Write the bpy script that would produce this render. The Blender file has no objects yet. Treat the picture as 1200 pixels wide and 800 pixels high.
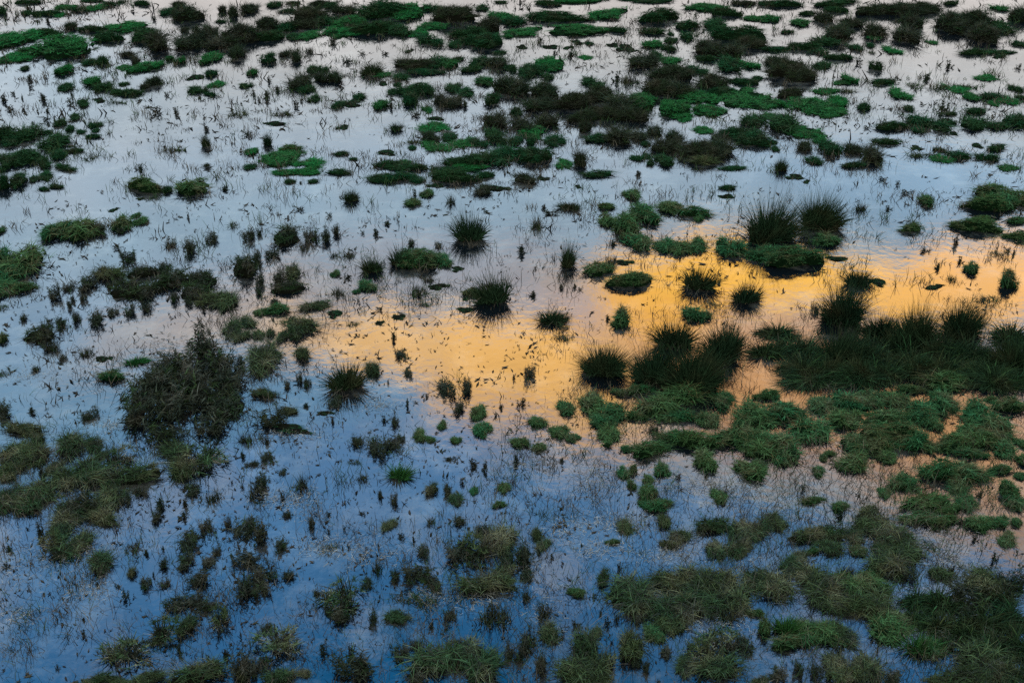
import bpy, math, random
from mathutils import Vector

random.seed(11)
S = bpy.context.scene
COL = S.collection
R_ = math.radians

# ------------------------------------------------------------------ camera
CAM_H, HFOV, PITCH = 12.0, 50.0, 29.5          # metres above the water, degrees, degrees below the horizon
PW, PH = 1200.0, 800.0
FPX = PW / 2 / math.tan(R_(HFOV / 2))
cam_d = bpy.data.cameras.new('camera'); cam = bpy.data.objects.new('camera', cam_d); COL.objects.link(cam)
cam.location = (0, 0, CAM_H); cam.rotation_euler = (R_(90 - PITCH), 0, 0)
cam_d.sensor_width = 36; cam_d.lens = 18 / math.tan(R_(HFOV / 2)); cam_d.clip_start = 0.1; cam_d.clip_end = 3000
S.camera = cam
CP, SP = math.cos(R_(PITCH)), math.sin(R_(PITCH))


def ray(px, py):
    u, v = (px - PW / 2) / FPX, (PH / 2 - py) / FPX
    return Vector((u, CP + v * SP, -SP + v * CP)).normalized()


def ground(px, py):
    d = ray(px, py); t = CAM_H / -d.z
    return Vector((d.x * t, d.y * t, 0)), t, math.asin(-d.z)


# ------------------------------------------------------------------ materials
def new_mat(name):
    m = bpy.data.materials.new(name); m.use_nodes = True
    nt = m.node_tree; b = nt.nodes['Principled BSDF']
    return m, nt, b


def leaf_mat(name, c1, c2, c3, rough=0.8, spec=0.0):
    """blades: each plant mixes its own share of two colours, with a third in patches through the plant"""
    m, nt, b = new_mat(name); N, L = nt.nodes, nt.links
    oi = N.new('ShaderNodeObjectInfo'); tc = N.new('ShaderNodeTexCoord'); geo = N.new('ShaderNodeNewGeometry')
    mx = N.new('ShaderNodeMix'); mx.data_type = 'RGBA'; mx.inputs[6].default_value = (*c1, 1); mx.inputs[7].default_value = (*c2, 1)
    L.new(oi.outputs['Random'], mx.inputs[0])
    nz = N.new('ShaderNodeTexNoise'); nz.inputs['Scale'].default_value = 2.2; nz.inputs['Detail'].default_value = 4
    L.new(geo.outputs['Position'], nz.inputs['Vector'])
    mr = N.new('ShaderNodeMapRange'); mr.inputs[1].default_value = 0.48; mr.inputs[2].default_value = 0.68; mr.inputs[4].default_value = 0.85
    L.new(nz.outputs['Fac'], mr.inputs[0])
    m2 = N.new('ShaderNodeMix'); m2.data_type = 'RGBA'; m2.inputs[7].default_value = (*c3, 1)
    L.new(mr.outputs[0], m2.inputs[0]); L.new(mx.outputs[2], m2.inputs[6])
    # blade to blade differences
    rp = N.new('ShaderNodeMapRange'); rp.inputs[3].default_value = 0.35; rp.inputs[4].default_value = 1.9
    L.new(geo.outputs['Random Per Island'], rp.inputs[0])
    m3 = N.new('ShaderNodeMix'); m3.data_type = 'RGBA'; m3.blend_type = 'MULTIPLY'; m3.inputs[0].default_value = 1
    L.new(m2.outputs[2], m3.inputs[6]); L.new(rp.outputs[0], m3.inputs[7])
    L.new(m3.outputs[2], b.inputs['Base Color'])
    b.inputs['Roughness'].default_value = rough; b.inputs['Specular IOR Level'].default_value = spec
    return m


MAT = {
    'R': leaf_mat('rush_blades', (0.016, 0.038, 0.020), (0.025, 0.045, 0.020), (0.044, 0.048, 0.024)),
    'Rd': leaf_mat('dry_rush_blades', (0.075, 0.060, 0.030), (0.055, 0.042, 0.025), (0.095, 0.080, 0.045)),
    'Rg': leaf_mat('young_rush_blades', (0.020, 0.095, 0.026), (0.034, 0.105, 0.028), (0.045, 0.085, 0.030)),
    'H': leaf_mat('sedge_blades', (0.026, 0.098, 0.038), (0.056, 0.104, 0.036), (0.088, 0.100, 0.046)),
    'O': leaf_mat('olive_grass_blades', (0.066, 0.090, 0.038), (0.038, 0.078, 0.034), (0.15, 0.14, 0.076)),
    'D': leaf_mat('dark_moss_blades', (0.014, 0.056, 0.022), (0.023, 0.058, 0.022), (0.040, 0.050, 0.026)),
    'M': leaf_mat('mat_grass_blades', (0.018, 0.118, 0.030), (0.026, 0.096, 0.028), (0.036, 0.066, 0.028)),
    'B': leaf_mat('withered_blades', (0.036, 0.041, 0.028), (0.028, 0.038, 0.025), (0.082, 0.076, 0.056)),
    'Bf': leaf_mat('far_withered_blades', (0.028, 0.046, 0.026), (0.034, 0.040, 0.026), (0.070, 0.070, 0.050)),
    'Bg': leaf_mat('withered_green_blades', (0.022, 0.046, 0.018), (0.032, 0.050, 0.02), (0.055, 0.05, 0.03)),
    'T': leaf_mat('tan_blades', (0.34, 0.31, 0.23), (0.26, 0.24, 0.17), (0.42, 0.39, 0.30)),
    'G': leaf_mat('thin_grass_blades', (0.03, 0.075, 0.03), (0.06, 0.075, 0.032), (0.08, 0.07, 0.04)),
    'S': leaf_mat('sprig_stems', (0.016, 0.028, 0.018), (0.03, 0.028, 0.020), (0.028, 0.038, 0.020)),
    'dryh': leaf_mat('yellowed_sedge', (0.085, 0.085, 0.035), (0.06, 0.075, 0.03), (0.12, 0.10, 0.055)),
    'straw': leaf_mat('straw', (0.30, 0.28, 0.23), (0.22, 0.21, 0.17), (0.36, 0.34, 0.29), 0.7),
    'thinb': leaf_mat('thin_brown_stems', (0.11, 0.088, 0.066), (0.08, 0.07, 0.052), (0.16, 0.14, 0.11)),
    'litter': leaf_mat('leaf_litter', (0.030, 0.026, 0.020), (0.040, 0.032, 0.024), (0.020, 0.026, 0.018), 0.7),
}


def soil_mat(name, c1, c2):
    m, nt, b = new_mat(name); N, L = nt.nodes, nt.links
    geo = N.new('ShaderNodeNewGeometry'); nz = N.new('ShaderNodeTexNoise'); nz.inputs['Scale'].default_value = 9; nz.inputs['Detail'].default_value = 6
    L.new(geo.outputs['Position'], nz.inputs['Vector'])
    mx = N.new('ShaderNodeMix'); mx.data_type = 'RGBA'; mx.inputs[6].default_value = (*c1, 1); mx.inputs[7].default_value = (*c2, 1)
    L.new(nz.outputs['Fac'], mx.inputs[0]); L.new(mx.outputs[2], b.inputs['Base Color'])
    bp = N.new('ShaderNodeBump'); bp.inputs['Strength'].default_value = 0.8; bp.inputs['Distance'].default_value = 0.05
    L.new(nz.outputs['Fac'], bp.inputs['Height']); L.new(bp.outputs['Normal'], b.inputs['Normal'])
    b.inputs['Roughness'].default_value = 0.9; b.inputs['Specular IOR Level'].default_value = 0.0
    return m


MAT['soil'] = soil_mat('wet_shaded_peat', (0.005, 0.007, 0.004), (0.014, 0.013, 0.009))  # peat colour darkened to stand in for the shade in gaps between tufts
MAT['moss'] = soil_mat('wet_shaded_moss', (0.003, 0.010, 0.004), (0.008, 0.020, 0.007))  # moss core, with the shade between blades put into its colour too

# ------------------------------------------------------------------ sky and water calibration
IOR = 1.5


def fres(el):
    ci = math.sin(el); si = math.cos(el); st = si / IOR; ct = math.sqrt(1 - st * st)
    rs = (ci - IOR * ct) / (ci + IOR * ct); rp = (ct - IOR * ci) / (ct + IOR * ci)
    return (rs * rs + rp * rp) / 2


def lin(c):
    return [((v / 255 + 0.055) / 1.055) ** 2.4 if v > 10 else v / 255 / 12.92 for v in c]


DIFF = (0.010, 0.011, 0.013)       # what the murky water itself gives back


def sky_for(rgb, el):
    return [max(0.0, (a - d)) / fres(el) for a, d in zip(lin(rgb), DIFF)]


world = bpy.data.worlds.new('World'); S.world = world; world.use_nodes = True
nt = world.node_tree; N, L = nt.nodes, nt.links
bg = N['Background']
tc = N.new('ShaderNodeTexCoord'); sep = N.new('ShaderNodeSeparateXYZ')


def math_node(op, a=None, b=None, c=None):
    n = N.new('ShaderNodeMath'); n.operation = op
    for i, v in enumerate((a, b, c)):
        if v is None: continue
        if isinstance(v, (int, float)): n.inputs[i].default_value = v
        else: L.new(v, n.inputs[i])
    return n.outputs[0]


L.new(tc.outputs['Generated'], sep.inputs[0])
nzw = N.new('ShaderNodeTexNoise'); nzw.inputs['Scale'].default_value = 8; nzw.inputs['Detail'].default_value = 8; nzw.inputs['Roughness'].default_value = 0.66
L.new(tc.outputs['Generated'], nzw.inputs['Vector'])
nsep = N.new('ShaderNodeSeparateColor'); L.new(nzw.outputs['Color'], nsep.inputs[0])
el_raw = math_node('ARCSINE', sep.outputs[2])
az_raw = math_node('ARCTAN2', sep.outputs[0], sep.outputs[1])
el_n = math_node('MULTIPLY_ADD', math_node('SUBTRACT', nsep.outputs[0], 0.5), 0.13, el_raw)
az_n = math_node('MULTIPLY_ADD', math_node('SUBTRACT', nsep.outputs[1], 0.5), 0.24, az_raw)

ramp = N.new('ShaderNodeValToRGB'); ramp.color_ramp.interpolation = 'EASE'
SCALE = 6.0
REST = (0.76, 0.84, 0.86)      # grey dusk cloud overhead and behind
base_rows = [(0, (198, 191, 187)), (60, (186, 185, 184)), (120, (171, 181, 189)), (180, (155, 173, 189)), (250, (139, 164, 182)),
             (320, (126, 153, 177)), (400, (109, 143, 170)), (460, (93, 133, 164)), (520, (83, 120, 159)), (600, (73, 114, 154)),
             (700, (50, 97, 140)), (800, (28, 80, 120))]
stops = []
for y, c in base_rows:
    el = math.asin(-ray(600, y).z)
    stops.append((el / (math.pi / 2), [v / SCALE for v in sky_for(c, el)]))
stops = [(0.0, [v * 0.5 for v in stops[0][1]])] + stops + [(0.60, [v / SCALE for v in REST]), (1.0, [v / SCALE for v in REST])]
el0 = ramp.color_ramp.elements
while len(el0) < len(stops): el0.new(0.5)
for e, (p, c) in zip(el0, stops):
    e.position = p
for e, (p, c) in zip(el0, stops):
    e.color = (*c, 1)
L.new(math_node('DIVIDE', math_node('MULTIPLY_ADD', math_node('SUBTRACT', nsep.outputs[0], 0.5), 0.05, el_raw), math.pi / 2), ramp.inputs[0])
mul = N.new('ShaderNodeVectorMath'); mul.operation = 'SCALE'; mul.inputs['Scale'].default_value = SCALE
L.new(ramp.outputs[0], mul.inputs[0])
cur = mul.outputs[0]

# sunset clouds: centre and half-widths given where their mirror image lies, kept as directions in the sky
CLOUDS = [
    # x, y, rx, ry, tilt(deg, down to the right), colour seen in the water, opacity
    (30, 110, 150, 60, 0, (160, 184, 202), 0.7),
    (1090, 235, 190, 45, 0, (130, 162, 188), 0.85),
    (250, 372, 130, 36, -8, (176, 166, 160), 0.85),
    (560, 312, 300, 34, -4, (150, 150, 156), 0.75),
    (760, 306, 120, 18, -8, (186, 160, 140), 0.45),
    (660, 535, 150, 22, 5, (116, 126, 144), 0.6),
    (990, 582, 240, 26, -2, (134, 146, 150), 0.8),
    (1030, 525, 300, 58, 4, (158, 124, 98), 0.95),
    (930, 445, 330, 62, 3, (202, 150, 98), 0.95),
    (640, 468, 140, 48, 14, (214, 166, 108), 0.9),
    (505, 408, 185, 40, 10, (234, 184, 114), 1.0),
    (650, 440, 130, 38, 14, (228, 174, 96), 0.9),
    (690, 352, 75, 20, -5, (178, 164, 166), 0.8),
    (560, 372, 60, 12, 4, (196, 172, 150), 0.6),
    (800, 345, 95, 42, -12, (246, 180, 76), 0.95),
    (985, 337, 230, 31, -1, (255, 192, 76), 1.0),
    (1170, 345, 130, 36, -4, (248, 186, 108), 0.9),
]
for (px, py, rx, ry, tilt, colr, op) in CLOUDS:
    d = ray(px, py); e0 = math.asin(-d.z); a0 = math.atan2(d.x, d.y)
    k = 1 / FPX
    t = R_(tilt); ct, st = math.cos(t), math.sin(t)
    cosw = math.cos(e0)
    da = math_node('MULTIPLY', math_node('SUBTRACT', az_n, a0), cosw)
    de = math_node('SUBTRACT', el_n, e0 - 0.0)
    u = math_node('MULTIPLY', math_node('ADD', math_node('MULTIPLY', da, ct), math_node('MULTIPLY', de, st)), 1 / (rx * k))
    v = math_node('MULTIPLY', math_node('SUBTRACT', math_node('MULTIPLY', de, ct), math_node('MULTIPLY', da, st)), 1 / (ry * k))
    r2 = math_node('ADD', math_node('MULTIPLY', u, u), math_node('MULTIPLY', v, v))
    w = math_node('MULTIPLY', math_node('EXPONENT', math_node('MULTIPLY', math_node('MULTIPLY', r2, r2), -0.55)), op)
    mx = N.new('ShaderNodeMix'); mx.data_type = 'RGBA'
    L.new(w, mx.inputs[0]); L.new(cur, mx.inputs[6]); mx.inputs[7].default_value = (*sky_for(colr, e0), 1)
    cur = mx.outputs[2]
# thin mottled high cloud
nz2 = N.new('ShaderNodeTexNoise'); nz2.inputs['Scale'].default_value = 26; nz2.inputs['Detail'].default_value = 5
L.new(tc.outputs['Generated'], nz2.inputs['Vector'])
mr = N.new('ShaderNodeMapRange'); mr.inputs[1].default_value = 0.35; mr.inputs[2].default_value = 0.75; mr.inputs[3].default_value = 0.9; mr.inputs[4].default_value = 1.16
L.new(nz2.outputs['Fac'], mr.inputs[0])
ml = N.new('ShaderNodeVectorMath'); ml.operation = 'SCALE'; L.new(cur, ml.inputs[0]); L.new(mr.outputs[0], ml.inputs['Scale'])
cur = ml.outputs[0]
# broken pale cloudlets higher up
nz3 = N.new('ShaderNodeTexNoise'); nz3.inputs['Scale'].default_value = 17; nz3.inputs['Detail'].default_value = 7; nz3.inputs['Roughness'].default_value = .62; nz3.inputs['Distortion'].default_value = .4
L.new(tc.outputs['Generated'], nz3.inputs['Vector'])
m3 = N.new('ShaderNodeMapRange'); m3.interpolation_type = 'SMOOTHSTEP'; m3.inputs[1].default_value = .50; m3.inputs[2].default_value = .66; L.new(nz3.outputs['Fac'], m3.inputs[0])
m4 = N.new('ShaderNodeMapRange'); m4.interpolation_type = 'SMOOTHSTEP'; m4.inputs[1].default_value = R_(30); m4.inputs[2].default_value = R_(37); m4.inputs[3].default_value = .10; m4.inputs[4].default_value = .62; L.new(el_raw, m4.inputs[0])
m5 = N.new('ShaderNodeMapRange'); m5.interpolation_type = 'SMOOTHSTEP'; m5.inputs[1].default_value = R_(40); m5.inputs[2].default_value = R_(46); m5.inputs[3].default_value = 1; m5.inputs[4].default_value = .35; L.new(el_raw, m5.inputs[0])
mc = N.new('ShaderNodeMix'); mc.data_type = 'RGBA'; L.new(math_node('MULTIPLY', math_node('MULTIPLY', m3.outputs[0], m4.outputs[0]), m5.outputs[0]), mc.inputs[0]); L.new(cur, mc.inputs[6])
mc.inputs[7].default_value = (*sky_for((156, 156, 158), R_(36)), 1); cur = mc.outputs[2]
# the bright evening half of the sky fades into plain grey cloud to the sides and behind
fr = N.new('ShaderNodeMapRange'); fr.interpolation_type = 'SMOOTHSTEP'; fr.inputs[1].default_value = 0.72; fr.inputs[2].default_value = 1.35
L.new(math_node('ABSOLUTE', az_raw), fr.inputs[0])
mb = N.new('ShaderNodeMix'); mb.data_type = 'RGBA'; L.new(fr.outputs[0], mb.inputs[0]); L.new(cur, mb.inputs[6]); mb.inputs[7].default_value = (*REST, 1)
cur = mb.outputs[2]
# clear dusk air behind the cloud
sky = N.new('ShaderNodeTexSky'); sky.sky_type = 'NISHITA'; sky.sun_disc = False
SUN_EL, SUN_AZ = R_(6), R_(205)
sky.sun_elevation = SUN_EL; sky.sun_rotation = SUN_AZ
sk = N.new('ShaderNodeVectorMath'); sk.operation = 'SCALE'; sk.inputs['Scale'].default_value = 0.02; L.new(sky.outputs[0], sk.inputs[0])
ad = N.new('ShaderNodeVectorMath'); ad.operation = 'ADD'; L.new(cur, ad.inputs[0]); L.new(sk.outputs[0], ad.inputs[1])
# light of the upper and rear sky only a little: dusk
L.new(ad.outputs[0], bg.inputs['Color']); bg.inputs['Strength'].default_value = 1.0

sun_d = bpy.data.lights.new('sun', 'SUN'); sun_d.energy = 0.3; sun_d.angle = R_(10); sun_d.color = (1.0, 0.86, 0.7)
sun = bpy.data.objects.new('sun', sun_d); COL.objects.link(sun)
sd = Vector((math.sin(SUN_AZ) * math.cos(SUN_EL), math.cos(SUN_AZ) * math.cos(SUN_EL), math.sin(SUN_EL)))
sun.rotation_euler = sd.to_track_quat('Z', 'Y').to_euler(); sun.location = (0, -20, 30)


# ------------------------------------------------------------------ mesh helpers
class MB:
    def __init__(self): self.v, self.f = [], []

    def blade(self, p, d, ln, w, droop, segs=3, tip=0.15):
        """a tapering ribbon from p along d that bends down by droop"""
        d = Vector(d).normalized(); side = d.cross(Vector((random.uniform(-1, 1), random.uniform(-1, 1), random.uniform(-.6, .6))))
        if side.length < 1e-4: side = Vector((1, 0, 0))
        side.normalize()
        q = Vector(p); b = len(self.v)
        for i in range(segs + 1):
            t = i / segs; ww = w * 0.5 * (1 - (1 - tip) * t)
            self.v.append(tuple(q - side * ww)); self.v.append(tuple(q + side * ww))
            d = (d + Vector((0, 0, -droop / segs))).normalized()
            q = q + d * (ln / segs)
        for i in range(segs):
            a = b + 2 * i; self.f.append((a, a + 1, a + 3, a + 2))

    def leaf(self, p, a, ln, w):
        """a small curled leaf lying on the water"""
        p = Vector(p); c, s_ = math.cos(a), math.sin(a); b = len(self.v)
        for t, ww, z in ((-.5, .05, random.uniform(0, .5)), (-.2, random.uniform(.6, 1), 0), (.15, random.uniform(.4, 1), 0), (.5, .05, random.uniform(0, .8))):
            o = random.uniform(-.25, .25) * w
            for q in (-.5, .5):
                self.v.append((p.x + c * t * ln - s_ * (q * ww * w + o), p.y + s_ * t * ln + c * (q * ww * w + o), p.z + z * w + (abs(q) * .2 * w * random.random())))
        for i in range(3): self.f.append((b + 2 * i, b + 2 * i + 1, b + 2 * i + 3, b + 2 * i + 2))

    def build(self, name, mat):
        me = bpy.data.meshes.new(name); me.from_pydata(self.v, [], self.f); me.materials.append(mat)
        return me


def hash_noise(x, y, seed):
    """smooth value noise"""
    xi, yi = math.floor(x), math.floor(y); fx, fy = x - xi, y - yi
    fx, fy = fx * fx * (3 - 2 * fx), fy * fy * (3 - 2 * fy)

    def h(i, j):
        n = (i * 374761393 + j * 668265263 + seed * 1442695041) & 0xffffffff
        n = ((n ^ (n >> 13)) * 1274126177) & 0xffffffff
        return ((n ^ (n >> 16)) & 0xffff) / 65535.0
    return (h(xi, yi) * (1 - fx) + h(xi + 1, yi) * fx) * (1 - fy) + (h(xi, yi + 1) * (1 - fx) + h(xi + 1, yi + 1) * fx) * fy


def lobed_height(seed, nl, spread, flat):
    """height over the unit disc: a few merged domes of different size, each grown on an earlier one, ragged by noise"""
    rng = random.Random(seed); L0 = [(0.0, 0.0, rng.uniform(.22, .34), 1.0)]
    for i in range(nl):
        px, py, pr, ph = rng.choice(L0); r = rng.uniform(.07, .22) * (.8 if nl > 10 else 1); a = rng.uniform(0, 2 * math.pi); q = (pr + r) * rng.uniform(.5, .72) * (.6 + spread)
        L0.append((px + math.cos(a) * q, py + math.sin(a) * q, r, rng.uniform(.4, 1)))
    x0, x1 = min(l[0] - l[2] * .9 for l in L0), max(l[0] + l[2] * .9 for l in L0)
    y0, y1 = min(l[1] - l[2] * .9 for l in L0), max(l[1] + l[2] * .9 for l in L0)
    sx, sy = .98 / (x1 - x0), .98 / (y1 - y0)
    lobes = [((lx - (x0 + x1) / 2) * sx, (ly - (y0 + y1) / 2) * sy, lr, lh) for lx, ly, lr, lh in L0]

    def h(x, y):
        n = hash_noise(x * 7 + 50, y * 7 + 50, seed); n2 = hash_noise(x * 17 + 90, y * 17 + 90, seed + 5)
        best = -0.4
        for lx, ly, lr, lh in lobes:
            q = math.hypot((x - lx) / sx, (y - ly) / sy) / lr * (0.55 + 0.45 * n + 0.5 * n2)
            z = lh * (math.sqrt(max(0, 1 - q * q)) if q < 1 else -(q - 1) * 1.2)
            if flat and z > 0: z = z ** 0.5
            best = max(best, z)
        return best * (0.75 + 0.35 * n2) if best > 0 else best
    return h


def mound_mesh(name, h, mat, lift):
    m = MB(); NR, NA = 11, 26
    m.v.append((0, 0, max(0, h(0, 0)) * lift))
    for i in range(1, NR + 1):
        for j in range(NA):
            a = 2 * math.pi * j / NA; r = 0.62 * i / NR; x, y = math.cos(a) * r, math.sin(a) * r
            z = h(x, y); m.v.append((x, y, (z * lift if z > 0 else z) - 0.04))
    for j in range(NA): m.f.append((0, 1 + j, 1 + (j + 1) % NA))
    for i in range(NR - 1):
        for j in range(NA):
            a = 1 + i * NA + j; b = 1 + i * NA + (j + 1) % NA
            m.f.append((a, a + NA, b + NA, b))
    me = m.build(name, mat)
    for p in me.polygons: p.use_smooth = True
    return me


def cover_mesh(name, h, mat, n, ln, w, lift, up, droop, seed, tuft=7, keep=None, segs=2, fringe=.42):
    """blades in little tufts over a mound"""
    rng = random.Random(seed); random.seed(seed); m = MB(); done = 0; tries = 0
    while done < n and tries < n * 12:
        tries += 1
        a = rng.uniform(0, 2 * math.pi); r = 0.68 * math.sqrt(rng.random()); cx, cy = math.cos(a) * r, math.sin(a) * r
        z = h(cx, cy)
        out = z <= 0.02
        if out and (z < -.28 or rng.random() > fringe * (1 + z / .28)): continue
        if keep and hash_noise(cx * 9 + 20, cy * 9 + 20, seed) < keep: continue
        e = 0.03; nx = -(h(cx + e, cy) - h(cx - e, cy)) / (2 * e) * 0.35; ny = -(h(cx, cy + e) - h(cx, cy - e)) / (2 * e) * 0.35
        nn = Vector((max(-2, min(2, nx)), max(-2, min(2, ny)), 1)).normalized()
        lean = Vector((rng.uniform(-.5, .5), rng.uniform(-.5, .5), 0)); s = rng.choice((.45, .6, .8, 1, 1.25, 1.7)) * (.75 if out else 1)
        base = Vector((cx, cy, max(0, z) * lift * (.72 + .2 * min(1, s))))
        for k in range(int(tuft * (.6 + .5 * s))):
            p = base + Vector((rng.gauss(0, .02), rng.gauss(0, .02), -.02))
            d = nn * (1 - up) + Vector((0, 0, up)) + lean + Vector((rng.uniform(-.95, .95), rng.uniform(-.95, .95), rng.uniform(-.15, .5)))
            m.blade(p, d, ln * s * rng.uniform(.55, 1.2), w * rng.uniform(.6, 1.3), droop * rng.uniform(.5, 1.5), segs); done += 1
    return m.build(name, mat)


def rush_mesh(name, mat, n, seed, dead=False, wide=1.0, w=0.014, arch=0.0):
    rng = random.Random(seed); random.seed(seed); m = MB()
    lobes = [(0, 0, 1.0)] + [(rng.uniform(-.22, .22) * wide, rng.uniform(-.2, .2), rng.uniform(.5, 1)) for _ in range(6)]
    w0 = Vector((rng.uniform(-.3, .3), rng.uniform(-.2, .2), 0))
    winds = [w0 + Vector((rng.uniform(-.35, .35), rng.uniform(-.35, .35), 0)) for _ in lobes]
    for i in range(n):
        li = rng.randrange(len(lobes)); lx, ly, ls = lobes[li]; wind = winds[li]
        a = rng.uniform(0, 2 * math.pi); q = math.sqrt(rng.random())
        p = (lx + math.cos(a) * q * .19, ly + math.sin(a) * q * .19, -0.02)
        tilt = (q * (0.72 + .35 * arch) + rng.gauss(0, .2)) if not dead else rng.uniform(.7, 1.35)
        d = Vector((math.cos(a) * math.sin(tilt), math.sin(a) * math.sin(tilt), math.cos(tilt))) + wind * rng.uniform(.3, 1.4)
        k = rng.random(); ln = ls * (rng.uniform(.35, .76) if k < .7 else rng.uniform(.7, .88) if k < .95 else rng.uniform(.88, 1.06)) * (0.6 if dead else 1.0)
        m.blade(p, d, ln, w * rng.uniform(.7, 1.3) * (1.6 if k < .7 else .9), (rng.uniform(.15, .9) if rng.random() > .12 else rng.uniform(1.2, 2.4)) + arch * rng.uniform(.5, 1.5) * (2 if dead else 1), 4, 0.1)
    return m.build(name, mat)


def wisp_mesh(name, mat, n, seed, bunches=7, w=0.012, h=1.0, spread=.36):
    """thin upright withered bunches with no mound"""
    rng = random.Random(seed); random.seed(seed); m = MB()
    bs = [(math.cos(a) * r, math.sin(a) * r, rng.uniform(.45, 1)) for a, r in ((rng.uniform(0, 6.28), spread * math.sqrt(rng.random())) for _ in range(bunches))]
    for i in range(n):
        bx, by, s = rng.choice(bs); a = rng.uniform(0, 6.28); tl = abs(rng.gauss(0, .5))
        d = (math.cos(a) * math.sin(tl), math.sin(a) * math.sin(tl), math.cos(tl))
        m.blade((bx + rng.gauss(0, .04), by + rng.gauss(0, .04), -.02), d, h * s * rng.uniform(.35, 1), w * rng.uniform(.6, 1.4), rng.uniform(0, .9), 3, .2)
    return m.build(name, mat)


def bush_mesh(name, mat, stems, leaves, seed, ln, w, stem_w=.012):
    """a loose ragged bush: leaning stems with short leaves, water showing between them"""
    rng = random.Random(seed); random.seed(seed); m = MB()
    cs = [(rng.uniform(-.27, .27), rng.uniform(-.27, .27), rng.uniform(.35, 1)) for _ in range(rng.randint(5, 9))]
    for i in range(stems):
        cx, cy, s = rng.choice(cs); p = Vector((cx + rng.gauss(0, .07), cy + rng.gauss(0, .07), -.02))
        a = rng.uniform(0, 6.28); tl = abs(rng.gauss(.15, .35)); d = Vector((math.cos(a) * math.sin(tl), math.sin(a) * math.sin(tl), math.cos(tl)))
        hh = s * rng.uniform(.45, 1); m.blade(p, d, hh, stem_w, rng.uniform(0, .3), 3, .5)
        for j in range(leaves):
            t = rng.uniform(.05, 1) ** .8; q = p + d * hh * t
            m.blade(q, (rng.uniform(-1, 1), rng.uniform(-1, 1), rng.uniform(-.3, 1)), ln * rng.uniform(.5, 1.3), w * rng.uniform(.6, 1.3), rng.uniform(.2, 1.2), 2, .15)
    return m.build(name, mat)


def sprig_mesh(name, mat, seed):
    """a weed with a few stems, narrow leaves and dense heads"""
    rng = random.Random(seed); random.seed(seed); m = MB(); k = rng.randint(3, 7)
    for i in range(k):
        a = rng.uniform(0, 6.28); tl = abs(rng.gauss(.1, .3)); d = Vector((math.cos(a) * math.sin(tl), math.sin(a) * math.sin(tl), math.cos(tl)))
        p = Vector((rng.gauss(0, .15), rng.gauss(0, .15), -.03)); hh = rng.uniform(.4, 1)
        m.blade(p, d, hh, .05, .05, 3, .6)
        for j in range(22):
            t = rng.uniform(.15, 1); q = p + d * hh * t
            m.blade(q, (rng.uniform(-1, 1), rng.uniform(-1, 1), rng.uniform(-.2, .9)), rng.uniform(.14, .34), rng.uniform(.05, .11), .5, 2, .2)
    for j in range(34):
        a = rng.uniform(0, 6.28); r = .34 * math.sqrt(rng.random())
        m.blade((math.cos(a) * r, math.sin(a) * r, -.02), (rng.uniform(-1, 1), rng.uniform(-1, 1), rng.uniform(.2, 1)), rng.uniform(.18, .42), rng.uniform(.05, .1), .8, 2, .2)
    return m.build(name, mat)


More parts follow.
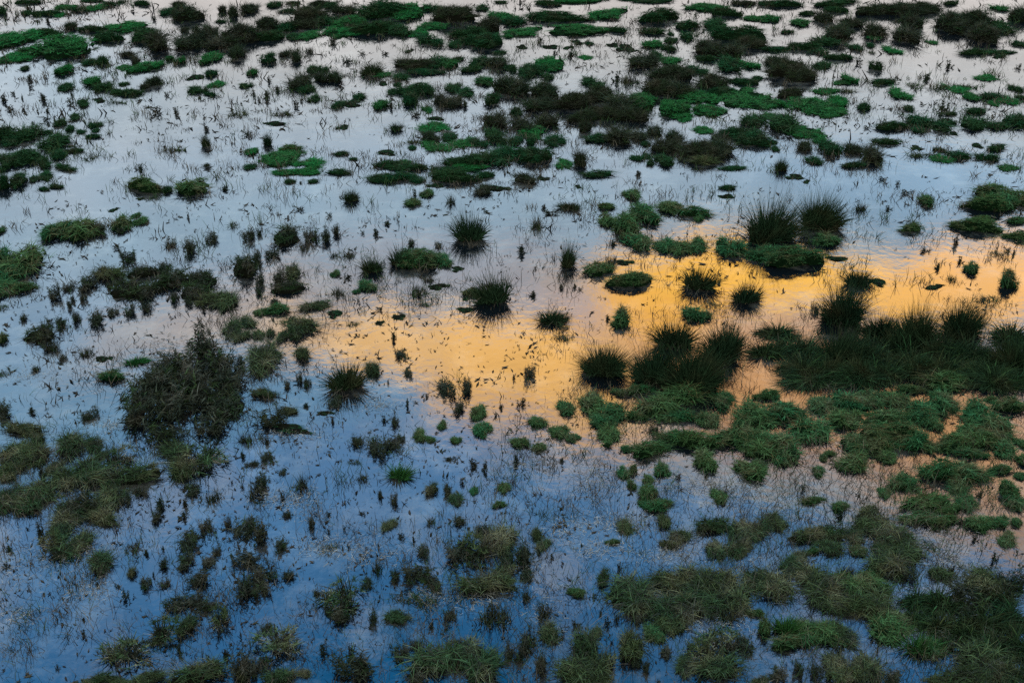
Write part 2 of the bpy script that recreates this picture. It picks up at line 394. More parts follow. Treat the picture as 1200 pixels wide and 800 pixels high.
# ------------------------------------------------------------------ variants of each kind: [(part name, mesh), ...]
VAR = {}
for big in (0, 1):
    # blades keep their real width: many for large plants, few for small ones
    VAR['R', big] = [[('blades', rush_mesh('rush_blades', MAT['R'], (700, 1900)[big], 100 + i + 40 * big, w=(.024, .013)[big])),
                      ('dead_blades', rush_mesh('dry_rush_blades', MAT['Rd'], (80, 200)[big], 150 + i + 40 * big, True, w=(.022, .013)[big]))] for i in range(5)]
    VAR['g', big] = [[('blades', rush_mesh('young_rush_blades', MAT['Rg'], (420, 1000)[big], 200 + i + 40 * big, w=(.026, .015)[big])),
                      ('dead_blades', rush_mesh('dry_rush_blades', MAT['Rd'], (30, 70)[big], 250 + i + 40 * big, True, w=(.022, .013)[big]))] for i in range(2)]
    for key, nl, spread, flat, soil, ln, up, droop, lift, n, keep in (
            ('H', 8, .34, False, 'moss', .115, .25, 1.2, .86, (1000, 2700), None),
            ('O', 8, .35, False, 'soil', .18, .35, 1.1, .70, (750, 1900), None),
            ('D', 13, .44, False, 'moss', .16, .5, .9, .74, (850, 2100), .15),
            ('M', 17, .46, True, 'moss', .12, .50, .6, .60, (1050, 2500), .3),
            ('B', 9, .36, False, 'soil', .22, .50, .7, .62, (800, 2100), .15)):
        vs = []
        for i in range(7):
            sd_ = 1000 * 'HODMB'.index(key) + 17 * i + 500 * big + 3
            h = lobed_height(sd_, nl, spread, flat); wv = (.030, .0165)[big]; l2 = ln * (1.95, .95)[big]; up_ = min(.7, up + (.22, .05)[big]); lift_ = lift * (.8, 1)[big]
            parts = [('mound', mound_mesh(key + '_mound', h, MAT[soil], lift * (.55, .78)[big]))]
            if key == 'B':
                parts.append(('dead_blades', cover_mesh('withered_blades', h, MAT['Bf'], n[big], l2, wv * .8, lift_, up_, droop, sd_ + 1, keep=keep, segs=3)))
                parts.append(('green_blades', cover_mesh('withered_green_blades', h, MAT['Bg'], n[big] // 3, l2 * .8, wv, lift_, up_, droop, sd_ + 2)))
            elif key == 'O':
                parts.append(('blades', cover_mesh('olive_blades', h, MAT['O'], n[big], l2, wv, lift_, up_, droop, sd_ + 1)))
                parts.append(('dead_blades', cover_mesh('dry_blades', h, MAT['B'], n[big] // 4, l2 * 1.7, wv * .7, lift_, up_, droop, sd_ + 2, keep=.45, segs=3)))
            else:
                parts.append(('blades', cover_mesh(key + '_blades', h, MAT[key], n[big], l2, wv, lift_, up_, droop, sd_ + 1, keep=keep)))
            if key == 'H':
                parts.append(('dead_blades', cover_mesh('straw_in_sedge', h, MAT['dryh'], n[big] // 7, l2 * 1.5, wv * .7, lift_, up_, droop, sd_ + 2, keep=.4, segs=3)))
            vs.append(parts)
        VAR[key, big] = vs
    VAR['b', big] = [[('dead_blades', bush_mesh('withered_bush', MAT['B'], (42, 130)[big], (19, 26)[big], 5000 + i + 50 * big, (.17, .12)[big], (.03, .017)[big])),
                      ('green_blades', bush_mesh('green_bush', MAT['Bg'], (9, 20)[big], (16, 24)[big], 5030 + i + 50 * big, (.17, .12)[big], (.034, .02)[big]))] for i in range(8)]
    VAR['c', big] = []
    for i in range(8):
        h = lobed_height(5200 + i + 50 * big, 9, .34, False)
        VAR['c', big].append([('mound', mound_mesh('brown_mound', h, MAT['soil'], .42)),
                              ('dead_blades', bush_mesh('dense_withered_bush', MAT['B'], (60, 150)[big], (18, 26)[big], 5300 + i + 50 * big, (.19, .11)[big], (.03, .016)[big])),
                              ('green_blades', cover_mesh('thicket_green', h, MAT['Bg'], (420, 1000)[big], (.26, .15)[big], (.026, .014)[big], .6, .5, .7, 5400 + i + 50 * big, segs=3))])
    VAR['A', big] = [[('blades', rush_mesh('arching_rush', MAT['R'], (750, 1900)[big], 5100 + i + 40 * big, w=(.024, .014)[big], arch=1.0)),
                      ('green_blades', rush_mesh('arching_sedge', MAT['H'], (160, 420)[big], 5120 + i + 40 * big, w=(.024, .014)[big], arch=1.2)),
                      ('dead_blades', rush_mesh('dry_arching_rush', MAT['Rd'], (30, 70)[big], 5150 + i + 40 * big, True, w=(.022, .013)[big]))] for i in range(5)]
    VAR['t', big] = [[('dead_blades', wisp_mesh('withered_stems', MAT['B'], (110, 260)[big], 700 + i + 50 * big, 8, (.03, .016)[big])),
                      ('green_blades', wisp_mesh('green_stems', MAT['G'], (30, 70)[big], 730 + i + 50 * big, 6, (.03, .016)[big], .8))] for i in range(5)]
    VAR['T', big] = [[('tan_blades', rush_mesh('tan_blades', MAT['T'], (150, 340)[big], 800 + i + 50 * big, True, w=(.022, .012)[big])),
                      ('blades', cover_mesh('tan_tuft_green', lobed_height(810 + i, 5, .3, False), MAT['O'], (380, 900)[big], .2, (.028, .016)[big], .6, .5, .9, 820 + i + 50 * big)),
                      ('dead_blades', wisp_mesh('tan_tuft_stems', MAT['B'], (170, 400)[big], 840 + i + 50 * big, 9, (.026, .014)[big]))] for i in range(4)]
    VAR['G', big] = [[('blades', wisp_mesh('thin_grass', MAT['G'], (90, 200)[big], 900 + i + 50 * big, 14, (.03, .015)[big], 1, .44)),
                      ('dead_blades', wisp_mesh('thin_dry_grass', MAT['B'], (50, 90)[big], 930 + i + 50 * big, 9, (.03, .015)[big], 1, .44))] for i in range(4)]
SPRIG = [sprig_mesh('sprig', MAT['S'], 500 + i) for i in range(9)]


def islet_mesh(i):
    h = lobed_height(3000 + i, 9, .42, True); m = MB()
    me = mound_mesh('islet', h, MAT['soil'], .8)
    cv = cover_mesh('islet_weed', h, MAT['D'], 420, .16, .03, .8, .4, 1.2, 3100 + i, keep=.2, fringe=.6)
    nv = len(me.vertices)
    v = [tuple(x.co) for x in me.vertices] + [tuple(x.co) for x in cv.vertices]
    f = [tuple(p.vertices) for p in me.polygons] + [tuple(a + nv for a in p.vertices) for p in cv.polygons]
    nf = len(me.polygons)
    out = bpy.data.meshes.new('weedy_islet'); out.from_pydata(v, [], f); out.materials.append(MAT['soil']); out.materials.append(MAT['D'])
    for k, p in enumerate(out.polygons): p.material_index = 0 if k < nf else 1
    return out


ISLET = [islet_mesh(i) for i in range(6)]

DATA = {
'A': '''1000 428 60 50;1110 425 60 46;1060 415 54 50;1150 434 72 38;1100 440 54 32;1007 440 72 36;953 443 74 32;1070 700 44 34;1095 702 44 40;1070 722 36 24;1100 727 50 40;1165 695 40 36;1150 727 50 44;1180 720 44 44;1125 738 40 34;1162 755 40 44;1188 752 40 50;1183 786 44 30;900 404 50 40;935 402 56 54;940 425 60 44;968 428 60 46;1035 430 56 44;1075 424 56 46;1160 440 60 40;1192 440 40 36;1133 408 70 52;1020 412 56 54;908 384 48 34;1183 388 46 44''',
'R': '''1100 405 50 50;1050 395 46 50;242 164 13 20;412 229 20 19;549 265 40 46;577 335 48 54;436 310 29 26;470 299 34 34;436 80 29 20;464 148 15 14;314 163 13 19;666 297 24 42;648 372 42 24;668 241 30 15;705 422 62 50;818 325 44 40;875 342 42 36;900 258 72 70;960 248 50 56;1003 326 34 26;983 356 54 64;985 408 60 60;1030 380 44 44;1073 382 62 66;1122 376 62 56;1183 415 60 52;842 402 52 62;767 427 62 62;807 430 80 80;787 392 52 44;853 396 40 46;408 441 48 44;915 192 17 22''',
'g': '160 423 40 17;466 551 38 32;920 732 52 42;1072 755 52 38',
'H': '''171 216 40 19;228 217 37 23;71 269 30 26;103 268 32 28;145 260 20 20;165 259 14 11;160 252 9 7;2 269 10 9;28 306 44 36;4 302 24 30;8 338 28 22;30 336 24 14;15 318 36 26;3 395 10 14;484 237 20 12;500 226 14 12;393 320 10 10;431 334 20 15;418 341 10 6;490 300 50 30;520 304 22 18;553 340 24 12;323 361 28 16;305 366 14 10;343 172 22 11;853 288 38 26;930 298 74 30;895 296 40 24;968 280 28 18;1086 235 17 15;1066 265 26 13;1160 222 36 20;1152 236 44 22;1172 236 30 20;1192 232 24 20;1140 262 54 19;1190 257 22 10;1190 275 26 12;1136 313 14 17;1179 323 15 30;795 460 54 30;815 367 29 20;737 326 58 22;726 370 22 28;702 314 36 20;710 240 20 10;711 257 22 18;741 228 19 15;755 249 38 26;735 262 30 32;746 283 30 24;785 241 26 18;813 246 38 16;818 256 10 9;778 287 26 20;797 290 26 20;815 286 24 20;132 438 30 16;560 482 18 20;566 502 20 20;518 497 11 12;493 509 15 16;505 514 12 9;535 515 13 10;556 575 10 10;591 572 16 14;585 590 16 9;662 478 22 18;629 494 22 15;655 506 22 18;671 512 16 12;610 517 24 14;632 524 19 12;692 472 30 28;717 482 32 22;707 492 28 20;713 511 26 26;747 455 34 14;772 475 44 34;795 486 40 16;746 486 24 12;725 459 18 10;848 470 26 24;828 490 28 20;762 525 44 24;735 525 14 10;787 510 40 20;815 513 50 24;826 538 26 28;775 549 17 19;730 553 16 16;742 548 9 16;740 567 10 13;759 562 12 12;759 576 20 26;772 590 30 18;756 592 14 14;841 582 19 17;877 551 36 24;889 545 16 16;852 510 60 24;880 485 42 36;884 513 40 28;890 525 42 28;896 461 30 14;905 463 14 12;920 481 44 28;962 474 28 24;947 502 44 34;990 490 36 28;915 525 48 34;995 470 36 26;1020 466 30 22;1045 468 32 22;1040 487 58 20;1040 506 66 30;1075 484 36 28;1092 495 22 16;1062 515 44 26;1022 520 40 22;1037 535 22 16;1000 518 34 24;996 540 34 26;1068 454 28 13;1102 444 48 28;1103 471 30 30;1138 481 36 28;1165 500 40 28;1135 502 30 24;1148 512 40 24;1115 518 40 24;1087 523 18 16;1180 472 38 20;1160 467 14 8;1138 530 34 14;1172 525 24 22;1170 549 24 13;1195 520 14 12;1197 538 12 16;1195 557 14 9;1100 548 52 28;1132 553 46 28;1117 568 24 20;1057 564 30 22;1085 588 58 22;1110 596 30 12;1131 589 22 20;1180 572 18 26;1188 588 22 20;959 553 14 14;1035 578 14 14;952 586 28 10;984 594 20 14;964 536 8 10;972 531 14 8;717 634 16 8;675 694 20 12;765 742 22 22;885 717 20 10;895 735 14 26;952 644 18 10;1005 645 20 14;1077 606 50 16;1107 608 30 14;1145 612 26 20;1170 611 22 14;1177 631 18 18;1190 611 10 12;996 688 40 34;1018 682 34 28;943 742 34 30;968 740 36 28;925 752 44 20;1035 736 40 34;1050 730 30 26;1090 760 26 24''',
'O': '''130 318 30 18;250 348 28 18;268 351 22 22;345 317 16 22;370 357 34 12;354 378 34 22;346 388 16 20;331 393 12 14;317 389 8 12;303 392 12 12;272 384 20 20;292 376 18 14;285 394 14 14;314 418 36 36;355 412 14 20;308 459 26 14;437 431 14 20;341 480 16 10
30 501 38 16;45 514 10 14;18 532 24 26;43 530 30 22;14 547 24 16;10 557 18 12;86 519 24 28;110 521 22 16;66 548 14 14;112 552 44 32;75 562 30 22;163 553 48 26;120 533 14 10;214 548 20 28;208 525 30 20;15 584 32 26;50 577 30 26;34 590 30 20;128 585 28 28;82 593 22 16
506 572 11 18;534 585 14 14;85 606 30 22;73 620 22 22;95 636 22 24;122 605 28 18;121 657 20 26;156 669 7 14;220 732 16 24;233 786 50 28;117 795 26 14;173 794 34 16;140 797 20 8
457 615 14 14;588 633 32 34;570 684 56 26;590 674 26 26;464 722 24 16;357 789 12 9;328 792 30 18;515 776 46 44;563 775 50 40
629 625 10 16;637 639 14 15;732 617 15 17;777 610 13 18;795 626 20 16;783 636 20 11;835 613 36 20;865 623 24 24;887 620 30 22;868 640 28 18;867 650 10 10;837 645 20 20;707 675 12 22;644 742 18 24;737 698 46 42;770 712 40 30;790 680 44 26;815 679 46 32;840 683 40 30;860 700 36 34;800 710 44 34;825 704 34 26;785 730 30 22
737 757 24 40;685 757 24 40;697 742 14 14;675 787 40 30;705 785 26 36;800 781 22 20;840 780 44 30;887 678 30 22;892 797 22 10;1014 598 22 14;908 610 24 18;940 625 28 18;965 623 40 20;972 640 24 18;1020 612 34 22;1042 625 34 28;1002 629 18 14;1032 643 20 16;1060 642 34 28;1037 662 40 28;1100 672 22 16
907 686 34 30;925 662 24 26;938 650 14 10;950 676 36 28;970 692 44 30;1005 708 44 24;1030 707 34 28;980 707 30 20;1147 680 34 28;987 747 24 22;975 783 24 30;995 790 34 20;1012 785 26 28;1145 770 44 34;1162 782 30 26;1125 789 44 24;1100 796 24 10;825 186 26 14''',
'D': '''33 2 26 6;3 12 10 10;55 15 30 7;93 11 16 6;128 4 18 6;141 3 8 4;166 3 18 7;108 1 26 4;31 15 10 6;56 37 34 9;31 58 14 7;29 80 9 6;107 33 28 9;128 42 34 14;168 40 40 18;121 70 13 13;106 73 14 8;122 101 16 13;77 102 17 10;99 121 13 9;150 108 34 9;146 98 10 5;136 107 12 6
72 144 13 10;83 150 10 8;95 154 10 5;113 146 13 7;112 153 8 5;109 159 17 6;89 137 12 8;8 155 22 24;36 155 26 20;65 167 28 20;87 176 18 6;54 155 12 6;27 184 38 20;54 190 14 14;71 181 16 12;78 196 26 8;5 196 12 10;22 211 18 18;4 212 12 22;54 206 16 10;52 221 12 5;67 218 14 6;40 210 10 7;14 165 20 14
200 13 20 10;259 25 12 4;247 85 12 11;233 105 20 10;246 110 14 5;289 100 14 7;294 195 14 8;196 221 10 12;322 5 18 8;344 3 16 5;387 6 14 10;382 24 22 14;338 12 18 6;335 31 20 14;316 41 34 14;343 43 16 9;449 10 60 24;440 31 60 18;471 35 28 16;418 21 10 8;505 47 26 16;508 10 20 12;549 37 44 18;565 47 50 22;533 52 16 10;565 9 16 8;587 2 14 4;586 61 16 5;316 67 15 15
511 73 26 16;536 69 14 6;500 84 46 8;469 90 20 10;562 72 30 14;552 80 26 9;596 79 14 8;368 81 16 12;380 82 10 8;361 104 14 10;369 115 13 9;421 113 14 10;396 123 13 10;466 99 10 5;460 107 12 8;487 104 38 18;482 115 18 18;500 105 18 16;531 103 20 12;546 108 20 12;577 114 16 18;401 179 16 7;415 186 10 5;398 201 28 8;341 212 14 6;367 212 12 6
528 160 18 12;561 167 20 12;484 173 10 6;578 157 22 18;585 163 16 14;453 191 26 10;465 196 36 8;488 194 28 10;462 206 60 14;445 211 22 7;537 188 34 12;563 185 50 22;588 181 34 24;518 198 28 10;533 204 60 20;490 211 16 8;570 204 24 10
642 3 32 8;757 2 60 5;895 4 12 8;652 18 72 16;770 16 50 20;852 13 34 12;604 24 20 14;720 34 26 8;764 36 26 9;806 29 28 12;805 42 15 11;786 40 8 4;837 28 26 14;865 37 60 22;826 68 20 8;853 75 26 18;691 51 10 5;783 56 18 8;786 47 16 8;622 83 32 18;641 89 14 10;601 80 10 10;769 64 14 10;817 82 22 12;870 95 36 10;888 91 14 6;695 97 24 14;846 106 34 14;604 130 14 14;699 161 26 12;757 168 10 8
882 140 26 18;860 154 36 14;882 161 44 22;650 164 24 16;622 165 10 12;604 164 16 12;620 180 54 24;745 185 14 8;757 183 11 7;762 190 9 9;777 187 20 16;700 203 36 10;858 197 28 6;852 219 17 7
917 4 44 10;980 3 56 10;1115 3 16 6;980 11 28 8;944 15 20 6;922 37 14 5;1172 32 22 14;967 48 26 12;943 53 36 12;912 57 36 8;960 60 18 10;982 66 32 9;1002 56 16 9;1020 53 9 6;1025 76 11 14;962 77 18 10;1140 60 26 9;1172 61 34 6;1195 52 14 7;1035 95 28 8;917 143 34 26;1012 124 13 12;1064 127 14 7;1161 112 22 10;1189 104 13 8;1196 114 9 7;1114 133 14 5;1143 129 22 9;1087 145 32 20;1110 142 20 7;1045 147 36 12;1075 152 14 8;1140 145 28 16;1167 147 22 11;1190 141 24 18
1037 165 30 9;1167 172 22 9;1122 181 24 11;1155 184 22 10;1100 175 12 5;971 172 24 20;954 188 18 10;1000 192 24 9;908 174 9 7;905 166 12 5''',
'M': '''78 9 24 6;113 10 22 8;68 18 16 5;18 47 55 22;73 55 60 30;21 69 36 13;77 81 17 14;150 32 44 12;172 79 32 16;147 80 18 7;110 94 18 14;250 66 24 12;240 72 12 9;212 70 11 11;199 68 8 8;254 99 20 8;296 84 12 10;296 177 16 10
362 42 26 11;478 14 46 20;407 26 34 16;400 39 40 14;505 31 34 10;490 39 30 8;590 20 34 16;448 87 24 7;526 75 22 14;446 122 18 14;568 95 20 14;500 129 14 8;333 184 48 22;362 192 34 14;348 202 56 8;510 150 36 14;513 170 36 16;545 168 30 14;474 190 20 6;551 196 40 10
680 2 60 5;712 17 44 18;825 9 46 11;888 22 30 8;613 38 46 15;676 35 68 15;877 75 20 12;765 52 22 12;686 68 16 6;645 75 36 18;785 71 24 12;750 118 38 24;790 126 36 24;812 112 44 22;795 136 36 12;830 130 42 14;873 115 56 26;825 153 26 9;625 156 30 18;660 192 22 12
937 27 20 11;905 22 16 10;1025 45 16 5;1172 10 16 8;1045 59 20 9;1092 50 12 5;995 92 18 12;985 97 22 5;966 107 30 8;955 125 56 22;982 119 24 14;975 133 34 14;910 122 20 12;942 155 38 16;905 138 20 10;1055 110 26 13;1122 105 24 10;1137 113 18 10;1155 92 22 8;1180 118 22 10;1165 122 14 6;1102 186 24 10;960 165 16 10;1180 197 20 8''',
'B': '''258 428 44 44;272 450 42 42;176 456 44 42;246 494 42 36;222 450 50 48;84 30 11 11;187 47 26 26;150 63 14 7;160 70 8 14;182 94 12 14;170 101 9 9;220 14 34 22;210 4 14 8;222 48 24 22;242 38 28 26;260 48 24 20;281 39 38 32;278 60 16 18;217 35 8 8;274 12 9 16;293 9 18 14;261 10 8 10;121 266 14 20;142 270 10 10;152 300 18 22;107 332 24 24;100 347 10 16;66 341 14 24;81 336 16 14;168 317 34 16;150 337 32 24;178 339 26 24;173 358 14 18;196 312 20 18;204 325 28 26;236 325 34 24;230 340 30 24;207 348 12 18;135 365 16 14;153 363 14 18;113 373 22 24;91 371 10 18;72 378 16 18;49 391 28 22;27 373 10 12;82 356 8 14;129 335 10 10;220 352 12 14;223 288 16 24;247 277 18 18;291 275 18 22;288 308 26 34;303 300 14 20;320 297 22 16;325 325 20 24;305 325 12 22;337 336 38 16;303 340 10 14;337 276 30 26;366 275 20 24;382 275 14 22;395 268 10 18;481 285 12 12;515 287 12 10;324 352 16 8;376 3 26 8;403 10 24 12;365 14 40 22;355 27 26 14;314 26 28 18;533 13 46 26;571 29 28 28;334 63 11 9;347 65 12 16;475 73 24 16;492 73 36 18;583 72 20 18;353 94 22 22;377 90 14 14;392 90 16 15;517 116 18 18;531 118 22 16;590 98 24 24;505 160 18 16;580 140 30 20;615 208 24 16;567 221 16 16;872 3 26 7;880 48 36 18;831 55 34 24;858 59 20 22;606 100 30 26;755 70 28 20;786 83 50 22;833 93 34 22;775 100 44 24;797 104 30 20;638 104 36 24;632 120 30 20;670 115 44 26;700 108 40 24;685 134 40 18;708 130 36 20;727 121 34 30;741 134 34 18;641 140 28 18;613 146 26 20;685 147 12 18;725 158 32 26;748 159 18 14;766 153 14 14;780 170 30 20;789 160 18 16;817 172 46 30;840 172 36 26;840 160 12 10;680 184 12 22;1020 11 36 14;1050 9 56 18;1082 8 44 16;965 20 20 14;981 36 30 26;997 25 24 14;1025 35 21 19;1060 41 26 20;1068 24 16 20;1115 26 34 28;1140 20 40 26;1150 38 30 26;1193 16 18 20;922 78 44 24;940 86 36 20;910 70 24 16;925 107 32 15;942 170 14 15;1000 174 20 14;1020 180 22 24;954 361 12 16;351 440 9 22;338 450 10 14;362 449 12 16;280 423 16 24;392 469 20 20;320 489 42 24;471 415 16 16;479 437 14 14;464 492 12 18;524 454 30 28;549 450 18 26;541 475 16 22;443 524 28 30;460 521 28 26;419 517 22 18;469 514 14 12;315 536 18 20;311 563 22 32;331 552 10 10;524 573 14 22;462 583 10 20;446 578 7 14;621 436 18 26;238 405 44 36;218 428 50 40;190 445 36 40;245 440 50 50;168 480 44 50;200 482 56 60;232 468 56 50;268 474 36 36;190 510 50 24;42 433 11 10;76 418 10 12;60 404 26 16;7 482 26 28;106 486 22 18;95 588 44 28;148 585 16 20;167 576 22 14;230 573 24 22;295 543 22 9;222 634 32 32;244 617 18 24;222 659 24 26;247 660 20 22;236 677 36 22;255 645 12 16;287 620 34 36;268 610 10 20;284 652 40 22;293 685 26 36;305 625 22 40;330 640 20 24;313 672 40 30;305 690 30 26;342 673 22 14;186 605 14 20;194 660 12 18;175 685 16 20;194 684 14 12;204 711 28 26;228 703 24 22;240 709 26 24;284 780 24 44;293 788 24 40;339 602 16 10;366 611 10 20;497 646 20 20;492 672 46 32;465 675 16 22;510 684 20 22;538 610 20 16;543 648 42 40;570 622 24 20;597 656 24 26;430 685 18 20;371 694 14 8;400 722 34 22;385 718 14 12;437 722 12 26;528 723 20 22;315 737 16 16;308 782 26 28;412 783 60 40;470 765 22 24;490 755 22 14;490 795 30 20;596 765 16 24;612 650 26 44;615 673 20 18;617 699 12 18;620 752 26 34;608 765 16 30;633 773 20 48;750 725 18 16;744 777 14 10;757 780 12 24;780 765 18 20;870 753 30 26;1062 672 30 22;1125 708 50 44;1182 680 40 28;1110 753 24 26;912 792 26 22;935 778 14 36;955 782 14 34;1022 778 10 36;1047 792 28 20''',
't': '''203 284 18 16;357 285 10 20;362 57 10 12;740 90 24 18;528 232 13 20;410 296 16 14;391 298 10 10;396 340 20 18;492 337 26 24;501 325 18 10;716 305 16 18;629 261 20 24;1007 240 18 14;103 411 18 16;425 560 14 14;354 563 16 30;765 501 20 16;253 580 18 26;297 570 14 30;290 513 24 16;158 640 18 22;443 660 14 30;507 613 14 16;567 716 36 34;590 722 22 34;637 715 26 34;845 717 40 26;993 668 26 18''',
'T': '''143 532 30 32;233 536 54 40;66 632 22 30;80 640 36 28;260 719 24 32;196 735 32 36;154 761 52 36;186 750 20 14;562 637 36 40;399 696 46 44;332 752 46 40;535 755 26 18;818 760 34 36;840 750 44 40''',
'G': '''140 119 18 6;280 133 24 10;108 184 16 10;205 174 26 10;275 263 14 12;5 360 12 10;497 356 18 8;414 379 16 8;657 394 28 12;835 358 18 14;1022 61 8 6;1072 100 18 10;1098 103 14 8;1167 298 16 12;1115 325 9 12;1157 352 26 14;6 437 14 12;415 541 16 8;387 643 18 16;478 700 40 18;500 708 24 16;1085 641 20 16;1100 619 26 12;486 165 24 8;330 132 26 10;1130 100 26 8;1080 180 30 10;990 105 24 8''',
'S': '''57 24 6 6;50 114 9 9;37 98 6 9;36 91 9 6;84 118 8 8;85 110 6 6;15 109 6 5;6 115 8 9;13 126 10 8;26 114 4 6;56 130 6 4;54 139 8 7;39 144 6 3;57 146 5 3;183 129 14 11;207 130 8 8;242 149 8 10;181 20 6 8;196 110 6 7;297 109 6 6;290 156 12 8;244 194 16 7;164 196 9 8;265 221 11 6;221 250 5 14;87 350 8 8;238 360 8 10;60 376 8 10;136 289 8 7
304 272 8 12;351 244 12 7;386 251 7 7;455 261 10 6;425 272 5 6;440 272 8 10;486 226 6 10;569 247 6 4;407 323 9 9;444 361 9 7;461 392 9 14;391 48 9 10;424 62 8 5;451 62 8 6;406 72 12 6;326 104 10 7;316 93 6 8;312 112 10 10;304 115 4 8;348 122 7 9;544 121 9 9;459 122 5 12;486 134 10 7;352 214 5 3
632 45 6 12;650 62 5 6;670 63 9 8;722 90 10 14;1007 72 8 8;1112 76 9 9;1193 78 7 6;1087 90 9 7;1106 124 10 14;1062 143 8 6;1016 149 8 5;1034 209 9 6;1051 214 5 7;1062 225 12 7;1041 244 9 6;1120 282 7 12;1180 292 7 7;1187 295 4 8;1125 305 7 8;1097 311 10 10;1085 293 12 6
713 371 9 9;623 344 14 10;612 292 14 12;648 249 20 8;638 242 7 6;720 284 12 9;747 203 9 7;658 336 8 6;673 335 6 6;680 338 6 5;360 475 10 6;390 493 6 8;455 444 4 12;477 470 6 14;451 491 8 8;587 475 7 9;331 575 8 22;312 517 9 8;541 564 6 9;555 543 12 14;568 546 10 14;529 537 16 8;602 438 6 14;610 471 12 10;605 539 10 14;659 539 8 6;794 557 9 8;827 557 8 6;941 572 6 10;1147 579 7 10
37 482 13 8;50 552 10 14;217 586 10 18;272 561 4 12;284 570 5 6;189 592 14 16;284 533 8 8;50 622 12 20;115 679 5 16;11 644 11 8;10 662 9 7;33 619 4 4;217 603 10 10;171 647 10 9;191 640 4 10;180 672 4 9;149 690 8 24;138 686 8 6;212 758 8 18;265 765 8 16;244 767 5 14;99 742 6 9;67 772 4 26
385 602 6 8;404 617 5 10;386 622 4 6;425 601 9 6;471 627 9 9;485 628 5 16;444 637 4 12;402 642 4 6;409 640 4 6;505 729 10 20;380 753 12 30;413 755 10 30;552 740 5 26;631 647 7 6;647 652 6 7;682 638 5 5;726 664 7 11;697 697 7 9;659 744 4 10;677 732 12 10;712 727 9 18;722 724 7 10;717 752 4 6;704 716 4 10;820 788 7 30;772 788 6 30;982 603 14 12;1125 612 12 7;1142 631 8 8;1165 650 8 18;1113 668 12 14;982 760 9 14''',
'F': '''116 118 12 5;230 91 19 5;165 233 8 3;134 246 10 4;515 336 22 7;535 315 14 6;548 349 10 6;545 363 18 6;467 371 14 6;445 378 9 5;393 368 18 8;480 60 9 4;413 122 22 8;449 98 13 4;511 139 18 4;321 145 22 5;402 149 12 6;454 179 20 6;510 217 18 5;583 221 28 6;637 209 14 5;678 219 7 4
611 55 10 5;644 55 16 4;666 56 10 4;675 50 13 5;731 56 18 8;742 60 10 3;717 53 12 4;850 230 16 4;1170 67 12 4;1118 157 10 3;1072 173 10 5;1145 171 10 5;930 207 18 6;945 213 8 4;980 303 22 5;1095 336 20 5;1029 331 18 7;732 308 20 6;382 484 18 5;347 505 40 5;122 421 17 6''',
}
